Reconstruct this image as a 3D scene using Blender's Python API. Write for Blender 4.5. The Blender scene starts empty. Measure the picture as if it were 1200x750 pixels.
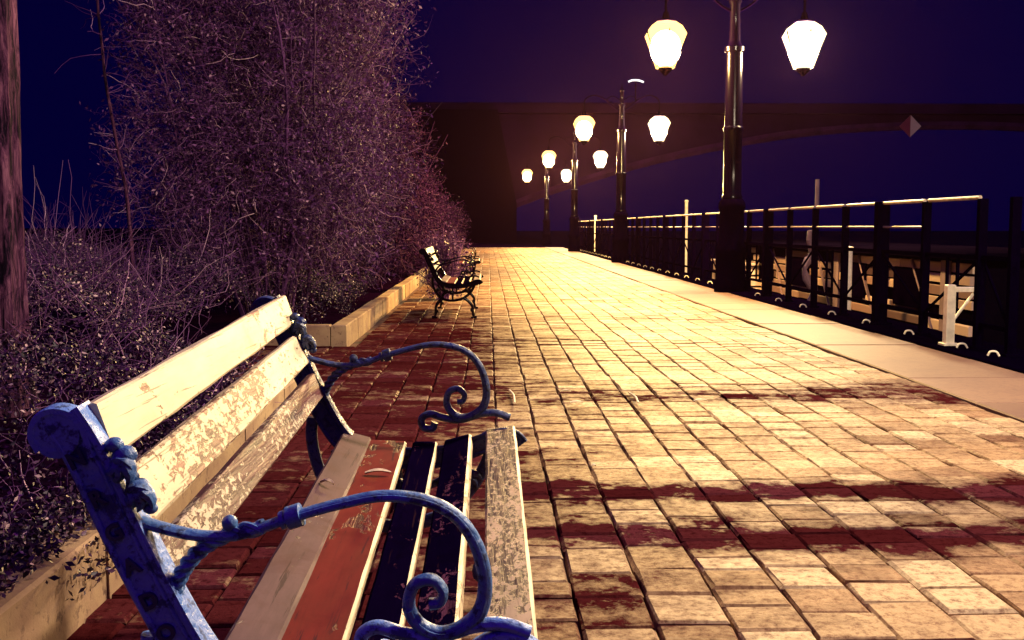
import bpy, math, random
import numpy as np
from mathutils import Vector, Matrix
C = bpy.context.scene
COL = C.collection
rad = math.radians
random.seed(7)
rng = np.random.default_rng(11)

# ------------------------------------------------------------------ camera
FPX = 1250.0
PITCH = math.atan(109 / FPX)
YAW = math.atan(28 / FPX * math.cos(PITCH))
cam_d = bpy.data.cameras.new('camera')
cam_d.sensor_width = 36.0
cam_d.lens = FPX / 1200 * 36.0
cam_d.clip_start = 0.05
cam_d.clip_end = 1500
cam = bpy.data.objects.new('camera', cam_d)
COL.objects.link(cam)
cam.location = (0, 0, 1.0)
cam.rotation_euler = (rad(90) - PITCH, 0, -YAW)
C.camera = cam

# ------------------------------------------------------------------ night sky
W = bpy.data.worlds.new("World")
C.world = W
W.use_nodes = True
nt = W.node_tree
for n in list(nt.nodes):
    nt.nodes.remove(n)
wo = nt.nodes.new('ShaderNodeOutputWorld')
bg = nt.nodes.new('ShaderNodeBackground')
tc = nt.nodes.new('ShaderNodeTexCoord')
sp = nt.nodes.new('ShaderNodeSeparateXYZ')
rp = nt.nodes.new('ShaderNodeValToRGB')
nt.links.new(tc.outputs['Generated'], sp.inputs[0])
nt.links.new(sp.outputs['Z'], rp.inputs[0])
nt.links.new(rp.outputs[0], bg.inputs['Color'])
nt.links.new(bg.outputs[0], wo.inputs['Surface'])
bg.inputs['Strength'].default_value = 1.0
cr = rp.color_ramp
cr.elements[0].position = 0.0
cr.elements[0].color = (0.0003, 0.0001, 0.026, 1)
cr.elements[1].position = 1.0
cr.elements[1].color = (0.13, 0.010, 0.36, 1)  # unseen overhead sky brightened as purple fill light
e = cr.elements.new(0.30)
e.color = (0.0003, 0.0001, 0.026, 1)
e = cr.elements.new(0.55)
e.color = (0.12, 0.010, 0.33, 1)

LAMP_POWER = 4800.0
GLOW_LEFT = (1.0, 0.60, 0.17)
GLOW_NEAR = (1.0, 0.80, 0.56)
GLOW_RIGHT = (1.0, 0.72, 0.36)

C.view_settings.view_transform = 'Standard'
C.view_settings.look = 'None'
C.view_settings.exposure = 0.0
C.view_settings.gamma = 1.0
C.view_settings.use_curve_mapping = False
C.render.engine = 'CYCLES'
C.cycles.use_denoising = True
C.cycles.max_bounces = 6
C.cycles.diffuse_bounces = 3
C.cycles.glossy_bounces = 2
C.cycles.transparent_max_bounces = 8
C.cycles.volume_bounces = 0
C.cycles.sample_clamp_indirect = 4.0
C.cycles.caustics_reflective = False
C.cycles.caustics_refractive = False
C.cycles.volume_step_rate = 1.0
C.cycles.volume_max_steps = 64


# ------------------------------------------------------------------ materials
def new_mat(name):
    m = bpy.data.materials.new(name)
    m.use_nodes = True
    return m, m.node_tree, m.node_tree.nodes['Principled BSDF']


def N(nt, kind, **kw):
    n = nt.nodes.new(kind)
    for k, v in kw.items():
        setattr(n, k, v)
    return n


def ramp(nt, src, stops, interp='LINEAR'):
    r = nt.nodes.new('ShaderNodeValToRGB')
    r.color_ramp.interpolation = interp
    el = r.color_ramp.elements
    while len(el) > 1:
        el.remove(el[-1])
    el[0].position, el[0].color = stops[0][0], (*stops[0][1], 1)
    for p, c in stops[1:]:
        x = el.new(p)
        x.color = (*c, 1)
    nt.links.new(src, r.inputs[0])
    return r.outputs[0]


def noise(nt, scale, detail=6, rough=0.6, vec=None, stretch=None, dist=0.0):
    n = nt.nodes.new('ShaderNodeTexNoise')
    n.inputs['Scale'].default_value = scale
    n.inputs['Detail'].default_value = detail
    n.inputs['Roughness'].default_value = rough
    n.inputs['Distortion'].default_value = dist
    t = nt.nodes.new('ShaderNodeTexCoord')
    src = t.outputs['Object']
    if stretch:
        mp = nt.nodes.new('ShaderNodeMapping')
        mp.inputs['Scale'].default_value = stretch
        nt.links.new(src, mp.inputs[0])
        src = mp.outputs[0]
    nt.links.new(src, n.inputs['Vector'])
    return n.outputs[0]


def mix(nt, fac, a, b, mode='MIX'):
    m = nt.nodes.new('ShaderNodeMix')
    m.data_type = 'RGBA'
    m.blend_type = mode
    for sock, v in ((m.inputs[0], fac), (m.inputs[6], a), (m.inputs[7], b)):
        if hasattr(v, 'is_linked') or isinstance(v, bpy.types.NodeSocket):
            nt.links.new(v, sock)
        elif isinstance(v, (int, float)):
            sock.default_value = v
        else:
            sock.default_value = (*v, 1)
    return m.outputs[2]


def bump(nt, b, h, strength, dist=0.01):
    x = nt.nodes.new('ShaderNodeBump')
    x.inputs['Strength'].default_value = strength
    x.inputs['Distance'].default_value = dist
    nt.links.new(h, x.inputs['Height'])
    nt.links.new(x.outputs[0], b.inputs['Normal'])


def simple(name, col, rough=0.6, metal=0.0, var=0.25, scale=8, bmp=0.2, spec=0.5, stretch=None):
    m, nt, b = new_mat(name)
    n = noise(nt, scale, stretch=stretch)
    lo = tuple(max(0, c * (1 - var)) for c in col)
    hi = tuple(min(1, c * (1 + var)) for c in col)
    c = ramp(nt, n, [(0.3, lo), (0.7, hi)])
    nt.links.new(c, b.inputs['Base Color'])
    b.inputs['Roughness'].default_value = rough
    b.inputs['Metallic'].default_value = metal
    b.inputs['Specular IOR Level'].default_value = spec
    if bmp:
        bump(nt, b, n, bmp, 0.01)
    return m


def island_mat(name, stops, rough=0.6, spec=0.4, trans=0.0):
    """colour differs from piece to piece (each leaf / twig / stone)"""
    m, nt, b = new_mat(name)
    g = N(nt, 'ShaderNodeNewGeometry')
    c = ramp(nt, g.outputs['Random Per Island'], stops)
    nt.links.new(c, b.inputs['Base Color'])
    b.inputs['Roughness'].default_value = rough
    b.inputs['Specular IOR Level'].default_value = spec
    return m


def paint_wood(name, paint, bare, amount, rough=0.55, chips=26, grain=1.0, dark=(0.02, 0.008, 0.012)):
    """old paint flaking off a plank: amount = how much bare wood shows (0..1)"""
    m, nt, b = new_mat(name)
    g = noise(nt, 30, 5, 0.6, stretch=(3.0, 0.12, 3.0))          # grain along the plank
    big = noise(nt, 3.2, 3, 0.6, stretch=(2, 0.6, 2))
    ch = noise(nt, chips, 7, 0.72, stretch=(1.3, 0.6, 1.3), dist=0.4)
    add = N(nt, 'ShaderNodeMath', operation='MULTIPLY_ADD')
    nt.links.new(big, add.inputs[0])
    add.inputs[1].default_value = 0.7
    nt.links.new(ch, add.inputs[2])
    t = 1.16 - amount * 0.30
    msk = ramp(nt, add.outputs[0], [(0.0, (0, 0, 0)), (min(.98, t - 0.02), (0, 0, 0)), (min(.995, t + 0.02), (1, 1, 1))])
    # normalise
    woodc = ramp(nt, g, [(0.3, dark), (0.62, bare)])
    pc = ramp(nt, noise(nt, 9, 6, 0.7, stretch=(1.5, 0.4, 1.5)),
              [(0.3, tuple(c * 0.66 for c in paint)), (0.6, paint)])
    pc2 = mix(nt, ramp(nt, g, [(0.25, (0.5, 0.5, 0.5)), (0.5, (0, 0, 0))]), pc, tuple(c * 0.55 for c in paint))
    crack = noise(nt, 55, 4, 0.65, stretch=(2.0, 0.05, 2.0), dist=0.3)
    pc2 = mix(nt, ramp(nt, crack, [(0.33, (0.8, 0.8, 0.8)), (0.39, (0, 0, 0))]), pc2, dark)
    stain_shade = noise(nt, 6, 7, 0.75, dist=0.8)
    pc2 = mix(nt, ramp(nt, stain_shade, [(0.52, (0, 0, 0)), (0.66, (0.55, 0.55, 0.55))]), pc2, tuple(a_ * b_2 for a_, b_2 in zip(paint, (0.6, 0.42, 0.3))))
    c = mix(nt, msk, pc2, woodc)
    nt.links.new(c, b.inputs['Base Color'])
    b.inputs['Roughness'].default_value = rough
    h = mix(nt, msk, (0.8, 0.8, 0.8), g)
    bump(nt, b, h, 0.9, 0.005)
    return m


M = {}
M['slat_cream'] = paint_wood('slat_cream', (0.74, 0.60, 0.38), (0.30, 0.13, 0.10), 0.42, chips=20)
M['slat_flaking'] = paint_wood('slat_flaking', (0.70, 0.56, 0.36), (0.26, 0.11, 0.08), 0.80, chips=60)
M['slat_spotted'] = paint_wood('slat_spotted', (0.70, 0.56, 0.40), (0.12, 0.03, 0.035), 1.25, chips=75)
M['slat_mauve'] = paint_wood('slat_mauve', (0.125, 0.068, 0.072), (0.42, 0.32, 0.26), 0.55, chips=14)
M['slat_red'] = paint_wood('slat_red', (0.17, 0.020, 0.012), (0.12, 0.02, 0.02), 0.4, rough=0.45, chips=12)
M['slat_black'] = paint_wood('slat_black', (0.003, 0.0008, 0.012), (0.12, 0.04, 0.08), 0.5, rough=0.75, chips=30)
M['slat_black'].node_tree.nodes['Principled BSDF'].inputs['Specular IOR Level'].default_value = 0.0
M['slat_red'].node_tree.nodes['Principled BSDF'].inputs['Specular IOR Level'].default_value = 0.12
M['slat_mauve'].node_tree.nodes['Principled BSDF'].inputs['Specular IOR Level'].default_value = 0.15
M['slat_worn'] = paint_wood('slat_worn', (0.52, 0.38, 0.25), (0.05, 0.015, 0.025), 1.05, chips=70)
M['edge_lit_cream'] = paint_wood('edge_lit_cream', (0.82, 0.68, 0.42), (0.5, 0.3, 0.18), 0.35, chips=40)  # lit side faces of the seat boards put into a cream colour
M['iron_blue'] = None
def iron_paint(name, lo, hi):
    m, nt_, b_ = new_mat(name)
    nn = noise(nt_, 40, 6, 0.7)
    nb = noise(nt_, 7, 4, 0.6)
    lump = noise(nt_, 95, 3, 0.5)
    rust = noise(nt_, 17, 8, 0.8)
    base = ramp(nt_, nb, [(0.35, lo), (0.65, hi)])
    chip = ramp(nt_, nn, [(0.53, (0, 0, 0)), (0.60, (1, 1, 1))])
    c = mix(nt_, chip, base, tuple(v * 0.35 for v in lo))
    c = mix(nt_, ramp(nt_, rust, [(0.60, (0, 0, 0)), (0.66, (.85, .85, .85))]), c, (0.10, 0.03, 0.02))
    nt_.links.new(c, b_.inputs['Base Color'])
    nt_.links.new(ramp(nt_, nn, [(0.4, (.26, .26, .26)), (0.6, (.75, .75, .75))]), b_.inputs['Roughness'])
    b_.inputs['Specular IOR Level'].default_value = 0.6
    h = mix(nt_, 0.5, nn, lump)
    bump(nt_, b_, h, 0.9, 0.006)
    return m


M['iron_blue'] = iron_paint('iron_blue', (0.024, 0.080, 0.26), (0.070, 0.20, 0.47))
M['iron_lit'] = iron_paint('iron_lit', (0.06, 0.15, 0.46), (0.13, 0.27, 0.68))  # lighter copy of the blue iron, light painted in for the dim upright
M['iron_shaded'] = iron_paint('iron_shaded', (0.008, 0.018, 0.080), (0.020, 0.045, 0.17))  # darker copy of the same iron, shade painted on the far end
M['iron_black'] = simple('iron_black', (0.0012, 0.0003, 0.003), 0.17, 0.0, 0.3, 30, 0.04, spec=0.22)
M['iron_dull'] = simple('iron_dull', (0.0010, 0.0002, 0.004), 0.85, 0.0, 0.3, 20, 0.1, spec=0.0)
M['rail_grey'] = simple('rail_grey', (0.16, 0.10, 0.12), 0.4, 0.0, 0.3, 14, 0.1)
M['rail_pale'] = simple('rail_pale', (0.42, 0.32, 0.24), 0.5, 0.0, 0.6, 9, 0.3)
M['white_metal'] = simple('white_metal', (0.75, 0.66, 0.5), 0.45, 0.0, 0.2, 12, 0.1)
M['soil'] = simple('soil', (0.008, 0.0015, 0.010), 0.95, 0, 0.5, 12, 0.8, spec=0.0)
M['ground'] = simple('ground', (0.004, 0.0008, 0.008), 0.95, 0, 0.5, 3, 0.5, spec=0.0)
M['bark'] = None
m, nt_, b_ = new_mat('bark')
nn = noise(nt_, 14, 8, 0.75, stretch=(2.2, 2.2, 0.35), dist=0.6)
nt_.links.new(ramp(nt_, nn, [(0.42, (0.006, 0.002, 0.010)), (0.52, (0.09, 0.026, 0.07)), (0.66, (0.26, 0.10, 0.17))]), b_.inputs['Base Color'])
b_.inputs['Roughness'].default_value = 0.9
b_.inputs['Specular IOR Level'].default_value = 0.1
bump(nt_, b_, nn, 1.0, 0.03)
M['bark'] = m
M['twig'] = island_mat('twig', [(0.0, (0.05, 0.013, 0.06)), (0.7, (0.13, 0.040, 0.16)), (0.93, (0.34, 0.16, 0.32)), (1.0, (0.75, 0.48, 0.55))], 0.7, 0.15)
M['leaf'] = island_mat('leaf', [(0.0, (0.035, 0.007, 0.045)), (0.6, (0.085, 0.022, 0.11)), (0.9, (0.18, 0.06, 0.20)), (1.0, (0.42, 0.24, 0.34))], 0.6, 0.15)
M['hedge_leaf'] = island_mat('hedge_leaf', [(0.0, (0.012, 0.002, 0.022)), (0.7, (0.035, 0.006, 0.050)), (1.0, (0.09, 0.03, 0.09))], 0.8, 0.05)
M['hedge_twig'] = island_mat('hedge_twig', [(0.0, (0.02, 0.004, 0.03)), (0.8, (0.06, 0.014, 0.07)), (1.0, (0.22, 0.10, 0.18))], 0.8, 0.05)
M['ivy'] = island_mat('ivy', [(0.0, (0.008, 0.003, 0.02)), (0.66, (0.026, 0.009, 0.038)), (0.88, (0.10, 0.04, 0.09)), (1.0, (0.62, 0.42, 0.42))], 0.5, 0.25)
M['dry_leaf'] = simple('dry_leaf', (0.75, 0.62, 0.42), 0.6, 0, 0.3, 30, 0.3)
# kerb stone
m, nt_, b_ = new_mat('kerb_stone')
nn = noise(nt_, 22, 7, 0.7)
n2 = noise(nt_, 2.5, 4, 0.6)
cc = mix(nt_, ramp(nt_, n2, [(0.4, (0, 0, 0)), (0.65, (1, 1, 1))]), (0.42, 0.29, 0.15), (0.25, 0.14, 0.09))
cc = mix(nt_, ramp(nt_, nn, [(0.34, (1, 1, 1)), (0.44, (0, 0, 0))]), cc, (0.12, 0.06, 0.04))
nt_.links.new(cc, b_.inputs['Base Color'])
b_.inputs['Roughness'].default_value = 0.85
bump(nt_, b_, nn, 0.5, 0.006)
M['kerb_stone'] = m
# paving setts, shade painted in rows across the path and along its planted side
def M2(nt, op, a, b, c=None, clamp=False):
    n = nt.nodes.new('ShaderNodeMath')
    n.operation = op
    n.use_clamp = clamp
    for i, v in enumerate((a, b, c)):
        if v is None:
            continue
        if isinstance(v, bpy.types.NodeSocket):
            nt.links.new(v, n.inputs[i])
        else:
            n.inputs[i].default_value = v
    return n.outputs[0]


m, nt_, b_ = new_mat('paving_stone')
g = N(nt_, 'ShaderNodeNewGeometry')
rnd = g.outputs['Random Per Island']
tint = ramp(nt_, rnd, [(0.0, (0.30, 0.155, 0.075)), (0.3, (0.40, 0.245, 0.115)), (0.7, (0.47, 0.32, 0.16)), (1.0, (0.62, 0.48, 0.27))])
fine = noise(nt_, 34, 8, 0.75)
mid = noise(nt_, 7, 6, 0.75)
big = noise(nt_, 0.9, 5, 0.65, stretch=(0.5, 1.5, 1))
wob = noise(nt_, 1.3, 5, 0.7)
tcx = N(nt_, 'ShaderNodeTexCoord')
sxy = N(nt_, 'ShaderNodeSeparateXYZ')
nt_.links.new(tcx.outputs['Object'], sxy.inputs[0])
X_, Y_ = sxy.outputs['X'], sxy.outputs['Y']
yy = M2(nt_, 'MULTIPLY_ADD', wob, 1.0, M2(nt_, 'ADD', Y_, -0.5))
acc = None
for yc, hw, k_ in ((3.38, 0.30, 1.15), (3.95, 0.28, 1.2), (5.1, 0.5, 0.38), (6.3, 0.65, 0.8), (8.0, 0.9, 0.30)):  # shadow bands across the path, put into the stone colour
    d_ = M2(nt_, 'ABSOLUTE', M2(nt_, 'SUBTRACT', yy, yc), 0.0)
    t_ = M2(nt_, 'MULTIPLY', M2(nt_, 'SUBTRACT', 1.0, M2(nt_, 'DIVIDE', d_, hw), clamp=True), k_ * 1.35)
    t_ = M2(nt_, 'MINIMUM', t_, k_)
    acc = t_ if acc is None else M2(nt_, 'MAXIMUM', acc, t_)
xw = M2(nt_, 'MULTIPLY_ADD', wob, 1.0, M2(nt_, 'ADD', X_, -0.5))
lf_ = M2(nt_, 'DIVIDE', M2(nt_, 'SUBTRACT', 1.25, xw), 1.6, clamp=True)  # bench side darkened in colour where the lamp light falls off
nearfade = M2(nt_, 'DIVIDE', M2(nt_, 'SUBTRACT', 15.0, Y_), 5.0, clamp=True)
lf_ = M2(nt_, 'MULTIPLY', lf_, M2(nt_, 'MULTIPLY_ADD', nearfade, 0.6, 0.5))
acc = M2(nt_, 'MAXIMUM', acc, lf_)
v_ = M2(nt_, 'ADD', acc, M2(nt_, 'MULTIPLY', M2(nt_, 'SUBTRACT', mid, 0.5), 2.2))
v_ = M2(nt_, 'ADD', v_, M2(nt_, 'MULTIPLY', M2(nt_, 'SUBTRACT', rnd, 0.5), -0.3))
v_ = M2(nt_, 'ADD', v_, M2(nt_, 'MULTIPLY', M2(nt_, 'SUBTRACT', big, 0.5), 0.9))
stain_shade = M2(nt_, 'MULTIPLY', M2(nt_, 'SUBTRACT', v_, -0.05), 1.0, clamp=True)  # painted shade plus random mottling of the stones
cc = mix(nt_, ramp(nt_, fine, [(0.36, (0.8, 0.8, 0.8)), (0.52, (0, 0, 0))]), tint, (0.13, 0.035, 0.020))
cc = mix(nt_, stain_shade, cc, mix(nt_, 1.0, cc, (0.17, 0.050, 0.12), 'MULTIPLY'))
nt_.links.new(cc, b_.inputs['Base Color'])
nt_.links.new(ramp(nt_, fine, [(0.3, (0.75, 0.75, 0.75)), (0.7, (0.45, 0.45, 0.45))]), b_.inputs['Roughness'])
nt_.links.new(M2(nt_, 'MULTIPLY', M2(nt_, 'SUBTRACT', 1.0, stain_shade), 0.22), b_.inputs['Specular IOR Level'])
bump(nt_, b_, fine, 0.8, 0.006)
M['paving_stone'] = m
M['joint_sand'] = simple('joint_sand', (0.09, 0.035, 0.022), 0.95, 0, 0.95, 5, 0.5)
m, nt_, b_ = new_mat('edging_slab')
fine = noise(nt_, 26, 8, 0.7)
big = noise(nt_, 1.4, 5, 0.6)
g = N(nt_, 'ShaderNodeNewGeometry')
tint = ramp(nt_, g.outputs['Random Per Island'], [(0.0, (0.15, 0.075, 0.045)), (1.0, (0.23, 0.125, 0.075))])
cc = mix(nt_, ramp(nt_, big, [(0.42, (0, 0, 0)), (0.7, (0.6, 0.6, 0.6))]), tint, (0.11, 0.045, 0.04))
cc = mix(nt_, ramp(nt_, fine, [(0.38, (0.5, 0.5, 0.5)), (0.5, (0, 0, 0))]), cc, (0.12, 0.05, 0.04))
nt_.links.new(cc, b_.inputs['Base Color'])
b_.inputs['Roughness'].default_value = 0.65
bump(nt_, b_, fine, 0.35, 0.005)
M['edging_slab'] = m
# river
m, nt_, b_ = new_mat('water')
nn = noise(nt_, 0.9, 4, 0.6, stretch=(1, 0.5, 1))
b_.inputs['Base Color'].default_value = (0.002, 0.002, 0.012, 1)
b_.inputs['Roughness'].default_value = 0.25
b_.inputs['Specular IOR Level'].default_value = 0.0
bump(nt_, b_, nn, 0.6, 0.1)
M['water'] = m
M['hull_white'] = simple('hull_white', (0.46, 0.32, 0.25), 0.6, 0, 0.8, 2.5, 0.1, spec=0.2)
M['boat_boards'] = island_mat('boat_boards', [(0.0, (0.05, 0.025, 0.03)), (0.4, (0.24, 0.14, 0.12)), (1.0, (0.62, 0.46, 0.34))], 0.6, 0.1)
M['roof_black'] = simple('roof_black', (0.002, 0.001, 0.004), 0.95, 0, 0.2, 5, 0, spec=0.0)
M['tarp'] = simple('tarp', (0.20, 0.12, 0.14), 0.7, 0, 0.4, 3, 0.4)
M['bridge_stone'] = simple('bridge_stone', (0.010, 0.002, 0.022), 0.95, 0, 0.35, 0.5, 0.3, spec=0.0)
M['bridge_rim'] = simple('bridge_rim', (0.026, 0.007, 0.040), 0.95, 0, 0.4, 1.2, 0.3, spec=0.0)
M['bridge_dark'] = simple('bridge_dark', (0.0010, 0.0002, 0.004), 0.9, 0, 0.3, 0.6, 0.3, spec=0.0)
M['sign_red'] = simple('sign_red', (0.10, 0.012, 0.04), 0.5, 0, 0.1, 3, 0)
M['sign_white'] = simple('sign_white', (0.30, 0.24, 0.30), 0.5, 0, 0.1, 3, 0)


def lamp_glass(name, col, strength, fac=0.45):
    m = bpy.data.materials.new(name)
    m.use_nodes = True
    nt = m.node_tree
    for n in list(nt.nodes):
        nt.nodes.remove(n)
    o = nt.nodes.new('ShaderNodeOutputMaterial')
    mx = nt.nodes.new('ShaderNodeMixShader')
    tr = nt.nodes.new('ShaderNodeBsdfTransparent')
    em = nt.nodes.new('ShaderNodeEmission')
    em.inputs['Color'].default_value = (*col, 1)
    em.inputs['Strength'].default_value = strength
    mx.inputs[0].default_value = fac
    nt.links.new(tr.outputs[0], mx.inputs[1])
    nt.links.new(em.outputs[0], mx.inputs[2])
    nt.links.new(mx.outputs[0], o.inputs['Surface'])
    return m


M['globe'] = lamp_glass('globe', (1.0, 0.82, 0.50), 40, 0.4)
M['glass_gold'] = lamp_glass('glass_gold', (1.0, 0.62, 0.16), 5.0)
M['glass_cream'] = lamp_glass('glass_cream', (1.0, 0.80, 0.45), 5.0)


# ------------------------------------------------------------------ mesh helpers
class MB:
    def __init__(s):
        s.v = []
        s.f = []
        s.mi = []

    def add(s, vs, fs, mi=0):
        o = len(s.v)
        s.v += [tuple(v) for v in vs]
        s.f += [tuple(i + o for i in f) for f in fs]
        s.mi += [mi] * len(fs)

    def box(s, x0, x1, y0, y1, z0, z1, bv=0.0, mi=0, M_=None, twist=None):
        if bv <= 0:
            vs = [(x, y, z) for z in (z0, z1) for y in (y0, y1) for x in (x0, x1)]
            fs = [(0, 2, 3, 1), (4, 5, 7, 6), (0, 1, 5, 4), (1, 3, 7, 5), (3, 2, 6, 7), (2, 0, 4, 6)]
        else:
            vs = []
            for z, k in ((z0, 0), (z1 - bv, 0), (z1, 1)):
                d = bv if k else 0
                vs += [(x0 + d, y0 + d, z), (x1 - d, y0 + d, z), (x1 - d, y1 - d, z), (x0 + d, y1 - d, z)]
            fs = [(3, 2, 1, 0), (8, 9, 10, 11)]
            for r in (0, 4):
                for i in range(4):
                    j = (i + 1) % 4
                    fs.append((r + i, r + j, r + 4 + j, r + 4 + i))
        if M_ is not None:
            vs = [tuple(M_ @ Vector(v)) for v in vs]
        s.add(vs, fs, mi)

    def sweep(s, pts, a, b, side=Vector((0, 1, 0)), n=10, sq=2.0, mi=0, closed=False, caps=True):
        """sweep an oval section: a = half size across (in plane), b = half size along `side`; a, b may be lists"""
        P = [Vector(p) for p in pts]
        k = len(P)
        A = a if isinstance(a, (list, tuple)) else [a] * k
        B = b if isinstance(b, (list, tuple)) else [b] * k
        vs = []
        for i in range(k):
            t = (P[min(i + 1, k - 1)] - P[max(i - 1, 0)]).normalized()
            sd = (side - t * side.dot(t)).normalized()
            nr = t.cross(sd).normalized()
            for j in range(n):
                th = 2 * math.pi * (j + 0.5) / n
                c_, s_ = math.cos(th), math.sin(th)
                c2 = math.copysign(abs(c_) ** (2 / sq), c_)
                s2 = math.copysign(abs(s_) ** (2 / sq), s_)
                vs.append(P[i] + nr * (A[i] * c2) + sd * (B[i] * s2))
        fs = []
        for i in range(k - 1):
            for j in range(n):
                j2 = (j + 1) % n
                fs.append((i * n + j, i * n + j2, (i + 1) * n + j2, (i + 1) * n + j))
        if caps:
            fs.append(tuple(range(n)))
            fs.append(tuple(reversed(range((k - 1) * n, k * n))))
        s.add(vs, fs, mi)

    def lathe(s, prof, cx=0, cy=0, n=16, mi=0, flute=0.0):
        vs = []
        for r, z in prof:
            for j in range(n):
                th = 2 * math.pi * j / n + (math.pi / n)
                rr = r * (1 - flute * (j % 2))
                vs.append((cx + rr * math.cos(th), cy + rr * math.sin(th), z))
        fs = []
        for i in range(len(prof) - 1):
            for j in range(n):
                j2 = (j + 1) % n
                fs.append((i * n + j, i * n + j2, (i + 1) * n + j2, (i + 1) * n + j))
        fs.append(tuple(reversed(range(n))))
        fs.append(tuple(range((len(prof) - 1) * n, len(prof) * n)))
        s.add(vs, fs, mi)

    def ball(s, c, r, n=10, m=7, sc=(1, 1, 1)):
        prof = []
        vs = []
        for i in range(m + 1):
            ph = math.pi * i / m
            for j in range(n):
                th = 2 * math.pi * j / n
                vs.append((c[0] + sc[0] * r * math.sin(ph) * math.cos(th), c[1] + sc[1] * r * math.sin(ph) * math.sin(th), c[2] + sc[2] * r * math.cos(ph)))
        fs = []
        for i in range(m):
            for j in range(n):
                j2 = (j + 1) % n
                fs.append((i * n + j, (i + 1) * n + j, (i + 1) * n + j2, i * n + j2))
        s.add(vs, fs)

    def build(s, name, mats, parent=None, smooth=False, xf=None):
        vs = s.v
        if xf:
            vs = [xf(v) for v in vs]
        me = bpy.data.meshes.new(name)
        me.from_pydata(vs, [], s.f)
        if not isinstance(mats, (list, tuple)):
            mats = [mats]
        for m in mats:
            me.materials.append(m)
        if len(mats) > 1:
            me.polygons.foreach_set('material_index', s.mi)
        if smooth:
            me.polygons.foreach_set('use_smooth', [True] * len(me.polygons))
            try:
                me.set_sharp_from_angle(angle=rad(38))
            except Exception:
                pass
        me.validate()
        me.update()
        return link(name, me, parent)


def link(name, data, parent=None):
    o = bpy.data.objects.new(name, data)
    COL.objects.link(o)
    if parent:
        o.parent = parent
    return o


def tag(o, label=None, cat=None, group=None, kind=None):
    if label: o['label'] = label
    if cat: o['category'] = cat
    if group: o['group'] = group
    if kind: o['kind'] = kind
    return o


def empty(name, loc=(0, 0, 0), rz=0):
    o = bpy.data.objects.new(name, None)
    COL.objects.link(o)
    o.location = loc
    o.rotation_euler = (0, 0, rz)
    o.empty_display_size = 0.2
    return o


def copy_tree(o, parent=None):
    c = o.copy()
    COL.objects.link(c)
    c.parent = parent
    for ch in [x for x in bpy.data.objects if x.parent == o]:
        copy_tree(ch, c)
    return c


def spline(pts, per=6):
    P = [np.array(p, float) for p in pts]
    P = [2 * P[0] - P[1]] + P + [2 * P[-1] - P[-2]]
    out = []
    for i in range(1, len(P) - 2):
        for k in range(per):
            t = k / per
            a, b, c, d = P[i - 1], P[i], P[i + 1], P[i + 2]
            out.append(tuple(0.5 * ((2 * b) + (-a + c) * t + (2 * a - 5 * b + 4 * c - d) * t * t + (-a + 3 * b - 3 * c + d) * t ** 3)))
    out.append(tuple(P[-2]))
    return out


def np_mesh(name, V, F, mats, parent=None, smooth=False):
    """V (n,3) array, F (m,k) array of quads or triangles"""
    me = bpy.data.meshes.new(name)
    V = np.asarray(V, np.float32)
    F = np.asarray(F, np.int32)
    me.vertices.add(len(V))
    me.vertices.foreach_set('co', V.ravel())
    me.loops.add(F.size)
    me.loops.foreach_set('vertex_index', F.ravel())
    me.polygons.add(len(F))
    me.polygons.foreach_set('loop_start', np.arange(0, F.size, F.shape[1], dtype=np.int32))
    me.polygons.foreach_set('loop_total', np.full(len(F), F.shape[1], np.int32))
    me.materials.append(mats)
    me.update(calc_edges=True)
    me.validate()
    if smooth:
        me.polygons.foreach_set('use_smooth', [True] * len(me.polygons))
    return link(name, me, parent)


def tubes(paths, radii, sides=3):
    """paths (N,S,3), radii (N,S) -> V, F quads"""
    Np, S, _ = paths.shape
    t = np.zeros_like(paths)
    t[:, 1:-1] = paths[:, 2:] - paths[:, :-2]
    t[:, 0] = paths[:, 1] - paths[:, 0]
    t[:, -1] = paths[:, -1] - paths[:, -2]
    t /= np.linalg.norm(t, axis=2, keepdims=True) + 1e-9
    ref = np.where(np.abs(t[..., 2:3]) < 0.9, np.array([0, 0, 1.0]), np.array([1.0, 0, 0]))
    u = np.cross(t, ref)
    u /= np.linalg.norm(u, axis=2, keepdims=True) + 1e-9
    w = np.cross(t, u)
    V = []
    for j in range(sides):
        a = 2 * math.pi * j / sides
        V.append(paths + (u * math.cos(a) + w * math.sin(a)) * radii[..., None])
    V = np.stack(V, axis=2).reshape(-1, 3)
    n, s, j = np.meshgrid(np.arange(Np), np.arange(S - 1), np.arange(sides), indexing='ij')
    b = (n * S + s) * sides
    j2 = (j + 1) % sides
    F = np.stack([b + j, b + j2, b + sides + j2, b + sides + j], -1).reshape(-1, 4)
    return V, F


def wander(start, dirs, lengths, S, curl, up=0.0):
    Np = len(start)
    P = np.zeros((Np, S, 3))
    P[:, 0] = start
    d = dirs / (np.linalg.norm(dirs, axis=1, keepdims=True) + 1e-9)
    for s in range(1, S):
        d = d + rng.normal(0, curl, (Np, 3)) + np.array([0, 0, up])
        d /= np.linalg.norm(d, axis=1, keepdims=True) + 1e-9
        P[:, s] = P[:, s - 1] + d * (lengths / (S - 1))[:, None]
    return P


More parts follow.
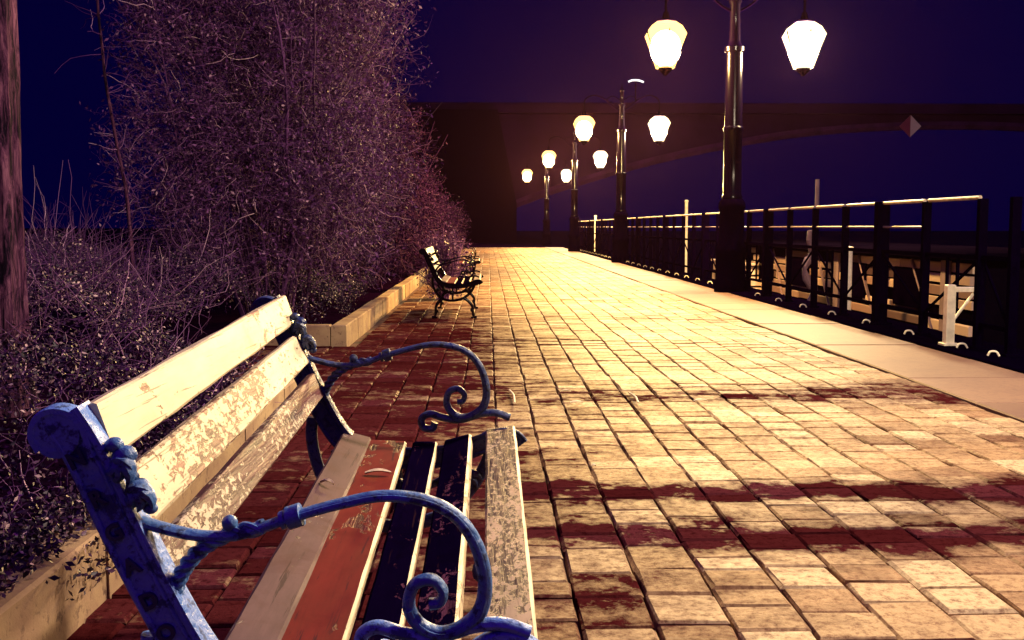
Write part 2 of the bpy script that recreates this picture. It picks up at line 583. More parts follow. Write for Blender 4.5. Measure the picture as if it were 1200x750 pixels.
def leaf_quads(pos, size, flat=0.0):
    n = len(pos)
    a = rng.normal(0, 1, (n, 3))
    a /= np.linalg.norm(a, axis=1, keepdims=True)
    r = rng.normal(0, 1, (n, 3))
    r[:, 2] *= (1 - flat)
    a[:, 2] *= (1 - flat)
    b = np.cross(a, r)
    b /= np.linalg.norm(b, axis=1, keepdims=True) + 1e-9
    b2 = np.cross(a, b)
    L = size[:, None]
    # a pointed leaf: tip, two sides, base -> rhombus with fold
    v0 = pos - a * L
    v1 = pos + b * L * 0.45 + b2 * L * 0.12
    v2 = pos + a * L
    v3 = pos - b * L * 0.45 + b2 * L * 0.12
    V = np.stack([v0, v1, v2, v3], 1).reshape(-1, 3)
    i = np.arange(n) * 4
    F = np.concatenate([np.stack([i, i + 1, i + 2], -1), np.stack([i, i + 2, i + 3], -1)])
    return V, F


def bush(name, c, r, z0, z1, ntw, nlf, label, leafmat='leaf', twigmat='twig', flatx=None, group=None, tw=(0.25, 0.7), leafsize=(0.012, 0.028), rad_=0.003, cat='bush', fade=1.0):
    """a tangle of stems and thin twigs with small leaves; c=(x,y), r=(rx,ry)"""
    root = empty(name, (c[0], c[1], z0))
    tag(root, label, cat, group)
    h = z1 - z0
    # stems from the ground
    ns = 34
    an = rng.uniform(0, 2 * math.pi, ns)
    st = np.stack([np.cos(an) * r[0] * 0.25 * rng.random(ns), np.sin(an) * r[1] * 0.25 * rng.random(ns), np.zeros(ns)], 1)
    dr = np.stack([np.cos(an) * r[0] * 0.8, np.sin(an) * r[1] * 0.8, np.full(ns, h)], 1)
    stems = wander(st, dr, np.linalg.norm(dr, axis=1) * rng.uniform(0.6, 1.0, ns), 14, 0.08)
    srad = np.linspace(0.016, 0.004, 14)[None, :] * rng.uniform(0.6, 1.2, (ns, 1))
    V1, F1 = tubes(stems, srad, 4)
    # twigs
    u = rng.normal(0, 1, (ntw, 3))
    u /= np.linalg.norm(u, axis=1, keepdims=True)
    q = rng.random(ntw) ** 0.45
    lump = 1 + 0.16 * np.sin(u[:, 2] * 7 + c[1]) * np.cos(np.arctan2(u[:, 1], u[:, 0]) * 4 + c[0])
    ex = 0.72
    us = np.sign(u) * np.abs(u) ** ex
    pos = us * q[:, None] * lump[:, None] * np.array([r[0], r[1], h / 2]) * 0.86 + np.array([0, 0, h / 2])
    if flatx is not None:
        pos[:, 0] = np.minimum(pos[:, 0], flatx - c[0] - rng.random(ntw) * 0.12)
    pos[:, 2] = np.maximum(pos[:, 2], 0.03)
    d = u * 0.9 + rng.normal(0, 0.75, (ntw, 3)) + np.array([0, 0, 0.25])
    ln = rng.uniform(tw[0], tw[1], ntw)
    tp = wander(pos, d, ln, 6, 0.33)
    tr = rad_ * np.linspace(1.0, 0.45, 6)[None, :] * rng.uniform(0.6, 1.5, (ntw, 1))
    V2, F2 = tubes(tp, tr, 3)
    V = np.concatenate([V1, V2])
    F = np.concatenate([F1, F2 + len(V1)])
    np_mesh('branches', V, F, M[twigmat], root)
    if nlf:
        i = rng.integers(0, ntw, nlf)
        s = rng.integers(1, 6, nlf)
        lp = tp[i, s] + rng.normal(0, 0.035, (nlf, 3))
        V, F = leaf_quads(lp, rng.uniform(*leafsize, nlf))
        np_mesh('foliage', V, F, M[leafmat], root)
    return root


# ------------------------------------------------------------------ ground, river, paving
PATH_L, PATH_R, EDGE_R, PATH_END = -1.24, 2.75, 3.62, 52.0
QUAY_X = 4.25
mb = MB()
mb.box(-600, QUAY_X, -60, 900, -4.0, -0.06)
tag(mb.build('ground', M['ground']), kind='structure')
mb = MB()
mb.add([(QUAY_X - 1, -60, -2.3), (900, -60, -2.3), (900, 900, -2.3), (QUAY_X - 1, 900, -2.3)], [(0, 1, 2, 3)])
tag(mb.build('water', M['water']), kind='structure')
mb = MB()
mb.add([(-2.9, -4, -0.026), (QUAY_X - 0.004, -4, -0.026), (QUAY_X - 0.004, PATH_END, -0.028), (-2.9, PATH_END, -0.028)], [(0, 1, 2, 3)])
tag(mb.build('pavement_bed', M['joint_sand']), kind='structure')


def swell(x, y):
    return 0.010 * math.sin(y * 2.1 + 0.5 * math.sin(x * 1.1)) + 0.007 * math.sin(x * 1.7 + y * 0.6) + 0.006 * math.sin(y * 4.7 + x * 0.9)


pv = MB()
cw = 0.193
ncol = int((PATH_R - (-2.6)) / cw)
for i in range(ncol):
    x1 = PATH_R - 0.012 - i * cw
    x0 = x1 - cw + 0.002
    y = -0.4 + random.random() * 0.18
    while y < PATH_END:
        near = y < 20
        L = random.choice((0.125, 0.16, 0.18, 0.19, 0.21, 0.25)) * random.uniform(.95, 1.05)
        if x0 < -1.25 and not (6.1 < y < 8.9):
            y += L
            continue
        g_ = random.uniform(0.001, 0.005)
        ya, yb = y + random.uniform(0, 0.003), y + L - g_
        xa, xb = x0 + random.uniform(-.001, 0.005), x1 - random.uniform(0, 0.004)
        cx_, cy_ = (xa + xb) / 2, (ya + yb) / 2
        z = swell(cx_, cy_) * (0.5 if near else 0.3) + random.uniform(-0.0025, 0.0025)
        sx, sy = random.uniform(-0.018, 0.018), random.uniform(-0.02, 0.02)
        b1 = random.uniform(0.005, 0.010)
        vs = []
        for lvl, ins, dz in ((0, 0, -0.05), (1, 0, -b1), (2, b1, 0)):
            for (px, py) in ((xa + ins, ya + ins), (xb - ins, ya + ins), (xb - ins, yb - ins), (xa + ins, yb - ins)):
                jx, jy = (random.uniform(-.004, .003), random.uniform(-.004, .003)) if near else (0, 0)
                vs.append((px + jx, py + jy, z + dz + (px - cx_) * sx + (py - cy_) * sy))
        fs = [(8, 9, 10, 11)]
        for r_ in (0, 4):
            for k in range(4):
                fs.append((r_ + k, r_ + (k + 1) % 4, r_ + 4 + (k + 1) % 4, r_ + 4 + k))
        pv.add(vs, fs)
        y += L
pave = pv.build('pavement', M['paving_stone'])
tag(pave, kind='structure')
ed = MB()
y = -1.0
while y < PATH_END:
    L = 0.98
    ed.box(PATH_R + 0.006, EDGE_R, y, min(y + L, PATH_END), -0.05, 0.012 + random.uniform(-.003, .003), 0.008)
    y += L + 0.006
tag(ed.build('pavement_edging', M['edging_slab']), kind='structure')
kb = MB()
y = -1.0
while y < PATH_END:
    kb.box(EDGE_R + 0.006, QUAY_X - 0.004, y, min(y + 1.48, PATH_END), -0.008, 0.03, 0.01)
    y += 1.49
tag(kb.build('quay_kerb', M['iron_dull']), kind='structure')


# ------------------------------------------------------------------ planting-bed walls and soil
def block_wall(name, runs, h, w, label):
    """runs: list of ((x,y),(x,y)) along the outer face; wall body lies to the left of the run"""
    mb = MB()
    for (x0, y0), (x1, y1) in runs:
        L = math.hypot(x1 - x0, y1 - y0)
        dx, dy = (x1 - x0) / L, (y1 - y0) / L
        s = 0
        while s < L - 0.02:
            l = min(random.uniform(0.72, 0.95), L - s)
            if L - s - l < 0.25:
                l = L - s
            hh = h + random.uniform(-0.004, 0.004)
            off = random.uniform(-0.006, 0.006)
            Mx = Matrix(((dx, -dy, 0, x0 - dy * off), (dy, dx, 0, y0 + dx * off), (0, 0, 1, 0), (0, 0, 0, 1)))
            mb.box(s + 0.003, s + l - 0.003, 0.0, w, -0.03, hh, 0.009, M_=Mx)
            s += l
    o = mb.build(name, M['kerb_stone'])
    tag(o, label, 'low wall')
    return o


block_wall('low_wall', [((-1.035, -0.6), (-1.035, 6.15))], 0.19, 0.13, 'low pale stone planter wall lit in stripes behind the near bench')
block_wall('low_wall', [((-1.20, 9.0), (-1.20, 34.0)), ((-2.1, 9.0), (-1.335, 9.0))], 0.17, 0.13, 'low yellow lit stone kerb wall turning a corner under the big bush')
mb = MB()
mb.add([(-30, -4, 0.13), (-1.16, -4, 0.13), (-1.16, 6.1, 0.13), (-2.0, 6.1, 0.13), (-2.0, 9.1, 0.13), (-1.32, 9.1, 0.13), (-1.32, 60, 0.13), (-30, 60, 0.13)],
       [tuple(range(8))])
tag(mb.build('soil', M['soil']), kind='structure')


# ------------------------------------------------------------------ benches
SLAT_BACK = [  # (top front x,z) (bottom front x,z)
    ((-0.522, 0.768), (-0.497, 0.694)),
    ((-0.489, 0.670), (-0.455, 0.598)),
    ((-0.444, 0.574), (-0.419, 0.512)),
]
SLAT_SEAT = [  # (left x,z) (right x,z)
    ((-0.374, 0.418), (-0.302, 0.398)),
    ((-0.325, 0.394), (-0.212, 0.388)),
    ((-0.196, 0.388), (-0.132, 0.388)),
    ((-0.116, 0.390), (-0.046, 0.408)),
    ((-0.008, 0.420), (0.068, 0.430)),
]
UPRIGHT = [(-0.560, 0.752), (-0.541, 0.722), (-0.520, 0.680), (-0.495, 0.62), (-0.466, 0.555), (-0.437, 0.495), (-0.408, 0.440), (-0.376, 0.396), (-0.335, 0.372), (-0.27, 0.358), (-0.18, 0.352), (-0.09, 0.362), (-0.02, 0.385), (0.035, 0.402), (0.064, 0.398), (0.080, 0.380)]
ARM = [(-0.470, 0.613), (-0.44, 0.602), (-0.39, 0.590), (-0.345, 0.589), (-0.311, 0.597), (-0.259, 0.615), (-0.197, 0.632), (-0.14, 0.642), (-0.083, 0.635), (-0.043, 0.613), (-0.017, 0.575), (-0.005, 0.525), (-0.012, 0.483), (-0.038, 0.459), (-0.068, 0.452), (-0.095, 0.466), (-0.108, 0.492), (-0.100, 0.520), (-0.077, 0.527), (-0.062, 0.512), (-0.066, 0.496), (-0.080, 0.493)]
ROPE = [(-0.300, 0.600), (-0.345, 0.592), (-0.379, 0.575), (-0.402, 0.552), (-0.417, 0.525), (-0.421, 0.503), (-0.412, 0.486), (-0.398, 0.480)]
SCR2 = [(0.055, 0.452), (0.02, 0.464), (-0.02, 0.462), (-0.07, 0.447), (-0.115, 0.452), (-0.150, 0.462), (-0.172, 0.450), (-0.168, 0.428), (-0.145, 0.424), (-0.138, 0.440)]
BOWL = [(-0.452, 0.455), (-0.455, 0.40), (-0.44, 0.33), (-0.40, 0.26), (-0.345, 0.215), (-0.27, 0.195), (-0.19, 0.20), (-0.11, 0.225), (-0.045, 0.28), (-0.005, 0.34), (0.01, 0.39)]
BOWL_IN = [(-0.40, 0.37), (-0.36, 0.315), (-0.29, 0.285), (-0.20, 0.28), (-0.12, 0.30), (-0.06, 0.36)]
LEGS = [[(-0.33, 0.225), (-0.385, 0.185), (-0.418, 0.13), (-0.422, 0.07), (-0.432, 0.02), (-0.465, 0.012)],
        [(-0.12, 0.225), (-0.065, 0.190), (-0.022, 0.135), (-0.015, 0.07), (-0.005, 0.02), (0.03, 0.012)]]


def xz(pts, y=0.0, per=5):
    return [(p[0], y, p[1]) for p in spline(pts, per)]


def leaf_blob(mb, x, z, s, ang, y=0.0):
    """curled cast acanthus leaf: a fan of little lobes"""
    for k, (da, l, w) in enumerate([(-1.1, .6, .30), (-0.55, .85, .32), (0, 1.1, .34), (0.5, .85, .3), (1.0, .55, .26)]):
        a = ang + da
        pts = []
        for q in range(7):
            t = q / 6
            aa = a - 0.9 * t * t
            pts.append((x + math.cos(aa) * s * l * t, y - 0.012 * math.sin(t * 2.6), z + math.sin(aa) * s * l * t))
        ra = [s * w * (0.35 + 0.55 * math.sin(math.pi * min(1, t_ / 6 + .12)) ** .7) * (1 if t_ < 6 else .45) for t_ in range(7)]
        mb.sweep(pts, ra, [0.012, 0.015, 0.015, 0.014, 0.011, 0.008, 0.004], n=8)


def build_end_frame(y, iron, parent, xf, letters=False):
    """cast iron end: back upright, seat rail, bowl and legs in one casting, armrest as a part of it"""
    mb = MB()
    U = xz(UPRIGHT, y, 4)
    k = len(U)
    wid = [0.024 if i < 28 else 0.020 for i in range(k)]
    wid[0] = 0.026
    mb.sweep(U, wid, 0.014, n=12, sq=6)
    # raised mouldings at both edges, standing proud of the flat face
    for s_ in (-1, 1):
        for off, r1 in ((0.0215, 0.0048), (0.0125, 0.0028)):
            pts = []
            for i in range(k):
                a = Vector(U[min(i + 1, k - 1)]) - Vector(U[max(i - 1, 0)])
                a.normalize()
                nrm = Vector((a.z, 0, -a.x))
                if s_ < 0 and off < 0.02:
                    continue
                pts.append(tuple(Vector(U[i]) - nrm * off * s_ + Vector((0, -0.0135, 0))))
            if pts:
                mb.sweep(pts, r1, r1, n=8)
    # broad flange facing the sitter (catches the light)
    pts = []
    for i in range(0, 30):
        a = (Vector(U[min(i + 1, k - 1)]) - Vector(U[max(i - 1, 0)])).normalized()
        nrm = Vector((a.z, 0, -a.x))
        pts.append(tuple(Vector(U[i]) - nrm * 0.026 + Vector((0, 0.004, 0))))
    mb.sweep(pts, 0.004, 0.022, n=8, sq=5)
    # rolled head
    mb.sweep([(-0.565, y - 0.017, 0.730), (-0.565, y + 0.020, 0.730)], 0.031, 0.031, side=Vector((0, 0, 1)), n=24)
    mb.sweep(xz([(-0.520, 0.700), (-0.528, 0.733), (-0.545, 0.756), (-0.572, 0.761), (-0.592, 0.748), (-0.597, 0.727), (-0.588, 0.708)], y, 4), 0.006, 0.019, n=8, sq=4)
    # bowl under the seat, and its inner tie
    mb.sweep(xz(BOWL, y), 0.015, 0.011, n=10, sq=3)
    mb.sweep(xz(BOWL_IN, y), 0.009, 0.009, n=8)
    mb.sweep(xz([(-0.235, 0.352), (-0.235, 0.30), (-0.235, 0.20)], y), 0.012, 0.009, n=8)
    leaf_blob(mb, -0.235, 0.30, 0.045, -1.57, y)
    leaf_blob(mb, -0.39, 0.30, 0.04, 2.2, y)
    leaf_blob(mb, -0.06, 0.30, 0.04, 0.9, y)
    # front nose of the seat rail with a scroll and a leaf
    mb.sweep(xz(SCR2, y, 6), [0.010] * 40 + [0.010] * 15, 0.011, n=10) if False else mb.sweep(xz(SCR2, y, 6), 0.0095, 0.011, n=10)
    dn = 0.0 if letters else 0.034
    mb.sweep(xz([(0.066 - dn, 0.37), (0.072 - dn, 0.395 - dn * .5), (0.068 - dn, 0.42 - dn), (0.05 - dn * .5, 0.438 - dn), (0.02, 0.445 - dn), (-0.005, 0.438 - dn), (-0.03, 0.42 - dn)], y, 5), 0.012, 0.013, n=10, sq=3)
    frame = mb.build('end_frame', M['iron_lit'] if letters else iron, parent, True, xf)
    for L in LEGS:
        lm = MB()
        P = xz(L, y, 5)
        n_ = len(P)
        lm.sweep(P, [0.019 - 0.007 * i / n_ for i in range(n_)], 0.012, n=10)
        sg = -1 if L[-1][0] < -0.2 else 1
        lm.sweep([(L[-2][0] - 0.030, y, 0.008), (L[-2][0] + 0.030, y, 0.008)], 0.008, 0.024, n=8, sq=4)
        leaf_blob(lm, L[3][0], L[3][1] + 0.01, 0.035, 0.2 if sg < 0 else 2.9, y)
        lm.build('leg', iron, frame, True, xf)
    am = MB()
    A = xz(ARM, y, 6)
    n_ = len(A)
    ar = []
    for i in range(n_):
        t = i / (n_ - 1)
        r_ = 0.0070 + 0.0035 * math.exp(-((t - 0.6) / 0.2) ** 2)
        ar.append(r_)
    am.sweep(A, ar, 0.0115, n=12, sq=2.4)
    top = [(p[0] * 1.0, p[1] - 0.0, p[2] + 0.0) for p in A[26:70]]
    # raised bead along the camera side and a proud top strip
    am.sweep([(p[0], y - 0.0110, p[2]) for p in A[28:96]], 0.0045, 0.0035, n=8)
    # collar
    c = Vector(A[30])
    am.sweep([tuple(c + Vector((-0.009, 0, -0.003))), tuple(c + Vector((0.009, 0, 0.003)))], 0.0155, 0.018, n=14)
    am.sweep([tuple(c + Vector((-0.018, 0, -0.006))), tuple(c + Vector((-0.012, 0, -0.004)))], 0.0125, 0.015, n=12)
    am.ball((-0.345, y - 0.002, 0.607), 0.011)
    # twisted rope branch
    R = [Vector(p) for p in xz(ROPE, y, 10)]
    am.sweep([tuple(p) for p in R], [0.0085] * (len(R) - 12) + [0.0085 - 0.0005 * i for i in range(12)], 0.0085, n=10)
    for ph in (0, 2.09, 4.19):
        pts = []
        for i, p in enumerate(R[:-10]):
            a = (R[i + 1] - R[max(i - 1, 0)]).normalized()
            nr = Vector((a.z, 0, -a.x))
            th = ph + i * 0.42
            pts.append(tuple(p + nr * math.cos(th) * 0.0075 + Vector((0, 1, 0)) * math.sin(th) * 0.0075))
        am.sweep(pts, 0.0045, 0.0045, n=6)
    am.build('armrest', iron, frame, True, xf)
    om = MB()
    leaf_blob(om, -0.488, 0.695, 0.034, -0.35, y - 0.004)
    leaf_blob(om, -0.470, 0.655, 0.034, 0.15, y - 0.004)
    for q in range(7):
        t = q / 6
        bx_, bz_ = -0.492 + 0.040 * t, 0.715 - 0.085 * t
        om.ball((bx_ + 0.008 * math.sin(q * 2.2), y - 0.008, bz_), 0.013 + 0.004 * math.sin(q * 1.7), 9, 6, (1.0, 1.0, 0.8))
    om.build('leaf_ornament', iron, frame, True, xf)
    if letters:
        ups = [(-0.5330, 0.7000), (-0.5080, 0.6480), (-0.4870, 0.6020), (-0.4660, 0.5560), (-0.4440, 0.5090), (-0.4230, 0.4650)]
        word = 'NRGADO'
        for ch, (x, z) in zip(word, ups):
            lm = MB()
            cu = bpy.data.curves.new('t', 'FONT')
            cu.body = ch
            cu.size = 0.030
            cu.align_x = 'CENTER'
            cu.align_y = 'CENTER'
            cu.extrude = 0.0025
            cu.offset = 0.0008
            cu.bevel_depth = 0.0006
            to = bpy.data.objects.new('t', cu)
            COL.objects.link(to)
            dg = bpy.context.evaluated_depsgraph_get()
            me = bpy.data.meshes.new_from_object(to.evaluated_get(dg))
            u = Vector((-0.42, 0, 0.907))
            r = Vector((0.907, 0, 0.42))
            vs = [Vector((x - 0.006, y - 0.0150, z - 0.003)) + r * v.co.x + u * v.co.y + Vector((0, -1, 0)) * v.co.z for v in me.vertices]
            lm.add([tuple(v) for v in vs], [tuple(p.vertices) for p in me.polygons])
            bpy.data.objects.remove(to)
            bpy.data.curves.remove(cu)
            bpy.data.meshes.remove(me)
            lm.build('letter', M['letter_blue'], frame, False, xf)
    return frame


def plank(p0, p1, y0, y1, th, below, mats, name, parent, xf, segs=14, bow=0.0, bv=0.004, edge_right=False, rag=0.0):
    """board between the front line p0-p1 (x,z) and a line th behind it"""
    a = Vector((p0[0], 0, p0[1]))
    b = Vector((p1[0], 0, p1[1]))
    d = (b - a).normalized()
    n = Vector((d.z, 0, -d.x))
    if n.dot(Vector(below)) < 0:
        n = -n
    sec = [a + d * bv, b - d * bv, b + n * bv, b + n * (th - bv), b - d * bv + n * th, a + d * bv + n * th, a + n * (th - bv), a + n * bv]
    mb = MB()
    vs = []
    for i in range(segs + 1):
        t = i / segs
        y = y0 + (y1 - y0) * t
        o = -n * bow * math.sin(math.pi * t)
        for j, q in enumerate(sec):
            w = Vector((0, 0, 0))
            if rag:
                w = d * random.uniform(-rag, rag) + n * random.uniform(-rag, rag) * .3
            vs.append((q.x + o.x + w.x, y, q.z + o.z + w.z))
    k = len(sec)
    fs, mi = [], []
    for i in range(segs):
        for j in range(k):
            j2 = (j + 1) % k
            fs.append((i * k + j, i * k + j2, (i + 1) * k + j2, (i + 1) * k + j))
            mi.append(1 if (edge_right and j in (1, 2)) else 0)
    fs.append(tuple(reversed(range(k))))
    fs.append(tuple(range(segs * k, segs * k + k)))
    mi += [0, 0]
    mb.v, mb.f, mb.mi = vs, fs, mi
    return mb.build(name, mats, parent, False, xf)


def build_bench(label, y0, y1, iron, shear=0.0, letters=False):
    root = empty('park_bench', (0, 0, 0))
    tag(root, label, 'bench', 'park benches along the planted side')

    def xf(v):
        k = max(0.0, min(1.0, v[2] / 0.36))
        return (v[0], v[1], v[2] + shear * (v[1] - y0) * k)
    build_end_frame(y0, iron, root, xf, letters)
    build_end_frame(y1, M['iron_shaded'] if letters else iron, root, xf)
    bm_ = ['slat_cream', 'slat_flaking', 'slat_spotted']
    bl = ['top back board, cream paint with small stains', 'middle back board, cream paint flaking in patches', 'lowest back board, paint mottled with bare brown spots']
    for (p0, p1), mt, lb in zip(SLAT_BACK, bm_, bl):
        o = plank(p0, p1, y0 + 0.012, y1 + 0.030, 0.024, (-1, 0, -0.3), [M[mt]], 'back_slat', root, xf, rag=0.0012, bow=0.002)
        o['label'] = lb
    sm = ['slat_mauve', 'slat_red', 'slat_black', 'slat_black', 'slat_worn']
    sl = ['dull mauve grey seat board next to the backrest', 'red brown seat board with a lit cream front edge', 'black seat board with a thin lit cream edge', 'black seat board with a wider lit cream edge', 'front seat board with worn speckled cream paint']
    for i, ((p0, p1), mt, lb) in enumerate(zip(SLAT_SEAT, sm, sl)):
        ya = y0 + 0.018 if i < 4 else y0 - 0.01
        o = plank(p0, p1, ya, y1 + 0.01, 0.028, (0, 0, -1), [M[mt], M['edge_lit_cream']], 'seat_slat', root, xf, rag=0.0010, edge_right=i > 0, bv=0.005)
        o['label'] = lb
    return root


M['letter_blue'] = simple('letter_blue', (0.008, 0.010, 0.08), 0.4, 0, 0.3, 30, 0.1)
Y0, Y1 = 1.403, 2.722
build_bench('nearest park bench with peeling boards, scrolled blue iron arms and raised letters on its upright', Y0, Y1, M['iron_blue'], 0.044, True)
b2 = build_bench('distant park bench seen end on beside the low stone kerb', 11.7, 13.05, M['iron_black'])
b2.location.x = -0.155
b3 = copy_tree(b2)
b3.location = (-0.22, 6.6, 0)
b3['label'] = 'farthest park bench, a dark shape mostly hidden behind the distant one'


# ------------------------------------------------------------------ street lamps
LANT_DX, LANT_Z = 1.04, 3.64


def build_lamp(x, y, label, pw=(1.0, 1.0)):
    root = empty('street_lamp', (x, y, 0))
    tag(root, label, 'street lamp', 'double headed street lamps along the railing')
    pm = MB()
    pm.lathe([(0.25, 0.0), (0.25, 0.16), (0.225, 0.20), (0.215, 0.55), (0.235, 0.60), (0.235, 0.68), (0.195, 0.74), (0.185, 1.25), (0.205, 1.29), (0.20, 1.36), (0.165, 1.42)], n=24)
    pm.build('pedestal', M['iron_dull'], root, True)
    pm = MB()
    pm.lathe([(0.150, 1.42), (0.155, 1.46), (0.138, 1.50), (0.135, 2.42), (0.150, 2.44), (0.150, 2.49), (0.132, 2.51), (0.125, 3.60), (0.145, 3.62), (0.150, 3.68), (0.10, 3.72), (0.085, 3.78), (0.075, 4.30), (0.10, 4.34), (0.10, 4.40), (0.06, 4.44), (0.05, 4.70), (0.075, 4.74), (0.02, 4.86), (0.004, 4.95)], n=28)
    pm.build('pole', M['iron_black'], root, True)
    for s in (-1, 1):
        am = MB()
        A = spline([(0.05 * s, 0, 4.20), (0.25 * s, 0, 4.32), (0.48 * s, 0, 4.52), (0.78 * s, 0, 4.62), (1.00 * s, 0, 4.52), (LANT_DX * s, 0, 4.36), (LANT_DX * s, 0, 4.20)], 6)
        am.sweep(A, 0.020, 0.020, n=8)
        A = spline([(0.06 * s, 0, 4.50), (0.25 * s, 0, 4.60), (0.40 * s, 0, 4.52), (0.36 * s, 0, 4.42), (0.28 * s, 0, 4.45)], 6)
        am.sweep(A, 0.012, 0.012, n=8)
        am.build('arm', M['iron_dull'], root, True)
        lx = LANT_DX * s
        lm = MB()   # metal cage: neck ring, ribs, lower crown
        n6 = 6
        for j in range(n6):
            th = 2 * math.pi * (j + .5) / n6
            c_, s_ = math.cos(th), math.sin(th)
            lm.sweep([(lx + 0.145 * c_, 0.145 * s_, 3.395), (lx + 0.342 * c_, 0.342 * s_, 3.86)], 0.008, 0.008, n=4)
            lm.sweep([(lx + 0.342 * c_, 0.342 * s_, 3.86), (lx + 0.35 * c_, 0.35 * s_, 3.905)], [0.012, 0.004], [0.012, 0.004], n=5)
            lm.sweep([(lx + 0.145 * c_, 0.145 * s_, 3.40), (lx + 0.17 * c_, 0.17 * s_, 3.375)], [0.010, 0.003], [0.010, 0.003], n=5)
        lm.lathe([(0.02, 3.26), (0.045, 3.285), (0.055, 3.30), (0.09, 3.33), (0.11, 3.385), (0.10, 3.395)], lx, 0, 12)
        lan = lm.build('lantern', M['iron_dull'], root)
        gm = MB()
        gl = 'glass_gold' if s < 0 else 'glass_cream'
        gm.lathe([(0.15, 3.37), (0.335, 3.86), (0.26, 3.98), (0.155, 4.05)], lx, 0, 6)
        gm.f.pop(); gm.mi.pop()
        gm.build('lantern_glass', M[gl], lan)
        cm = MB()
        cm.lathe([(0.150, 4.05), (0.16, 4.06), (0.14, 4.08), (0.06, 4.10), (0.035, 4.20)], lx, 0, 12)
        cm.build('lantern_cap', M['iron_dull'], lan, True)
        bm = MB()
        bm.ball((lx, 0, LANT_Z + 0.02), 0.235, 16, 10, (1, 1, 1.15))
        bm.build('lamp_globe', M['globe'], lan, True)
        ld = bpy.data.lights.new('bulb', 'POINT')
        ld.energy = LAMP_POWER * pw[0 if s < 0 else 1]
        ld.color = GLOW_NEAR if y < 5 else (GLOW_LEFT if s < 0 else GLOW_RIGHT)
        ld.shadow_soft_size = 0.15
        lo = link('bulb', ld, root)
        ld.name = 'bulb'
        lo.location = (lx, 0, LANT_Z)
    return root


for x, y, lb in [(3.72, 3.68, 'double headed street lamp nearest the viewer, beside the quay railing'),
                 (3.70, 16.2, 'tall black street lamp with two bright lanterns, largest in view'),
                 (3.70, 29.8, 'second black street lamp along the railing, behind the largest one'),
                 (3.49, 43.3, 'third street lamp along the path, thin pole with two glowing lanterns'),
                 (3.12, 57.1, 'farthest street lamp in front of the dark bridge')]:
    build_lamp(x, y, lb, (0.78, 0.75) if y < 5 else (2.2, 1.9))

# ------------------------------------------------------------------ quay railing
FX = 3.93
fr = empty('quay_railing', (FX, 8, 0))
tag(fr, 'dark iron quay railing with a pale top rail along the water', 'railing')


def part(mb, name, mat, root, smooth=False):
    L = root.location
    return mb.build(name, mat, root, smooth, xf=lambda v: (v[0] - L.x, v[1] - L.y, v[2] - L.z))


ys = [7.90] + [7.35 + 1.085 * i for i in range(1, 38)]
for i, y in enumerate(ys):
    pm = MB()
    w = 0.062 if i % 4 == 3 else 0.034
    pm.box(FX - w, FX + w, y - w * .8, y + w * .8, 0.03, 1.225 if i % 4 != 3 else 1.25, 0.004)
    pm.box(FX - w * 1.6, FX + w * 1.6, y - w * 1.4, y + w * 1.4, 0.03, 0.05, 0.004)
    part(pm, 'post', M['iron_dull'], fr)
    bm = MB()
    bm.sweep(spline([(FX - 0.09, y - .02, 0.032), (FX - 0.11, y - .01, 0.065), (FX - 0.15, y + 0.0, 0.065), (FX - 0.165, y + .01, 0.034)], 3), 0.008, 0.008, n=6)
    part(bm, 'foot_bracket', M['white_metal'], fr)
for i in range(len(ys) - 1):
    y0, y1 = ys[i], ys[i + 1]
    if i > 0:
        rm = MB()
        rm.sweep([(FX, y0 + .05, 1.235), (FX, y1 - .05, 1.235)], 0.017, 0.017, side=Vector((1, 0, 0)), n=10)
        part(rm, 'top_rail', M['rail_pale'] if i < 3 or i > 8 else M['rail_grey'], fr, True)
    if i > 1:
        rm = MB()
        rm.sweep([(FX, y0 + .05, 1.0), (FX, y1 - .05, 1.0)], 0.011, 0.011, side=Vector((1, 0, 0)), n=8)
        part(rm, 'middle_rail', M['rail_grey'], fr, True)
    rm = MB()
    rm.box(FX - .014, FX + .014, y0 + .04, y1 - .04, 0.205, 0.24)
    rm.box(FX - .014, FX + .014, y0 + .04, y1 - .04, 0.74, 0.775)
    if i % 2 == 0:
        rm.sweep([(FX, y0 + .05, .25), (FX, y1 - .05, .73)], 0.014, 0.012, side=Vector((1, 0, 0)), n=4)
    else:
        rm.sweep([(FX, y1 - .05, .25), (FX, y0 + .05, .73)], 0.014, 0.012, side=Vector((1, 0, 0)), n=4)
    if i % 3 == 1:
        rm.box(FX - .01, FX + .01, y0 + .40, y0 + .43, 0.24, 0.74)
        rm.box(FX - .01, FX + .01, y0 + .60, y0 + .63, 0.24, 0.74)
    part(rm, 'infill_bars', M['iron_dull'], fr)

# ------------------------------------------------------------------ boats and things beyond the railing
bo = empty('moored_boat', (5.6, 14, -2.3))
tag(bo, 'pale planked boat moored low behind the railing, right of the largest lamp', 'boat')
hm = MB()
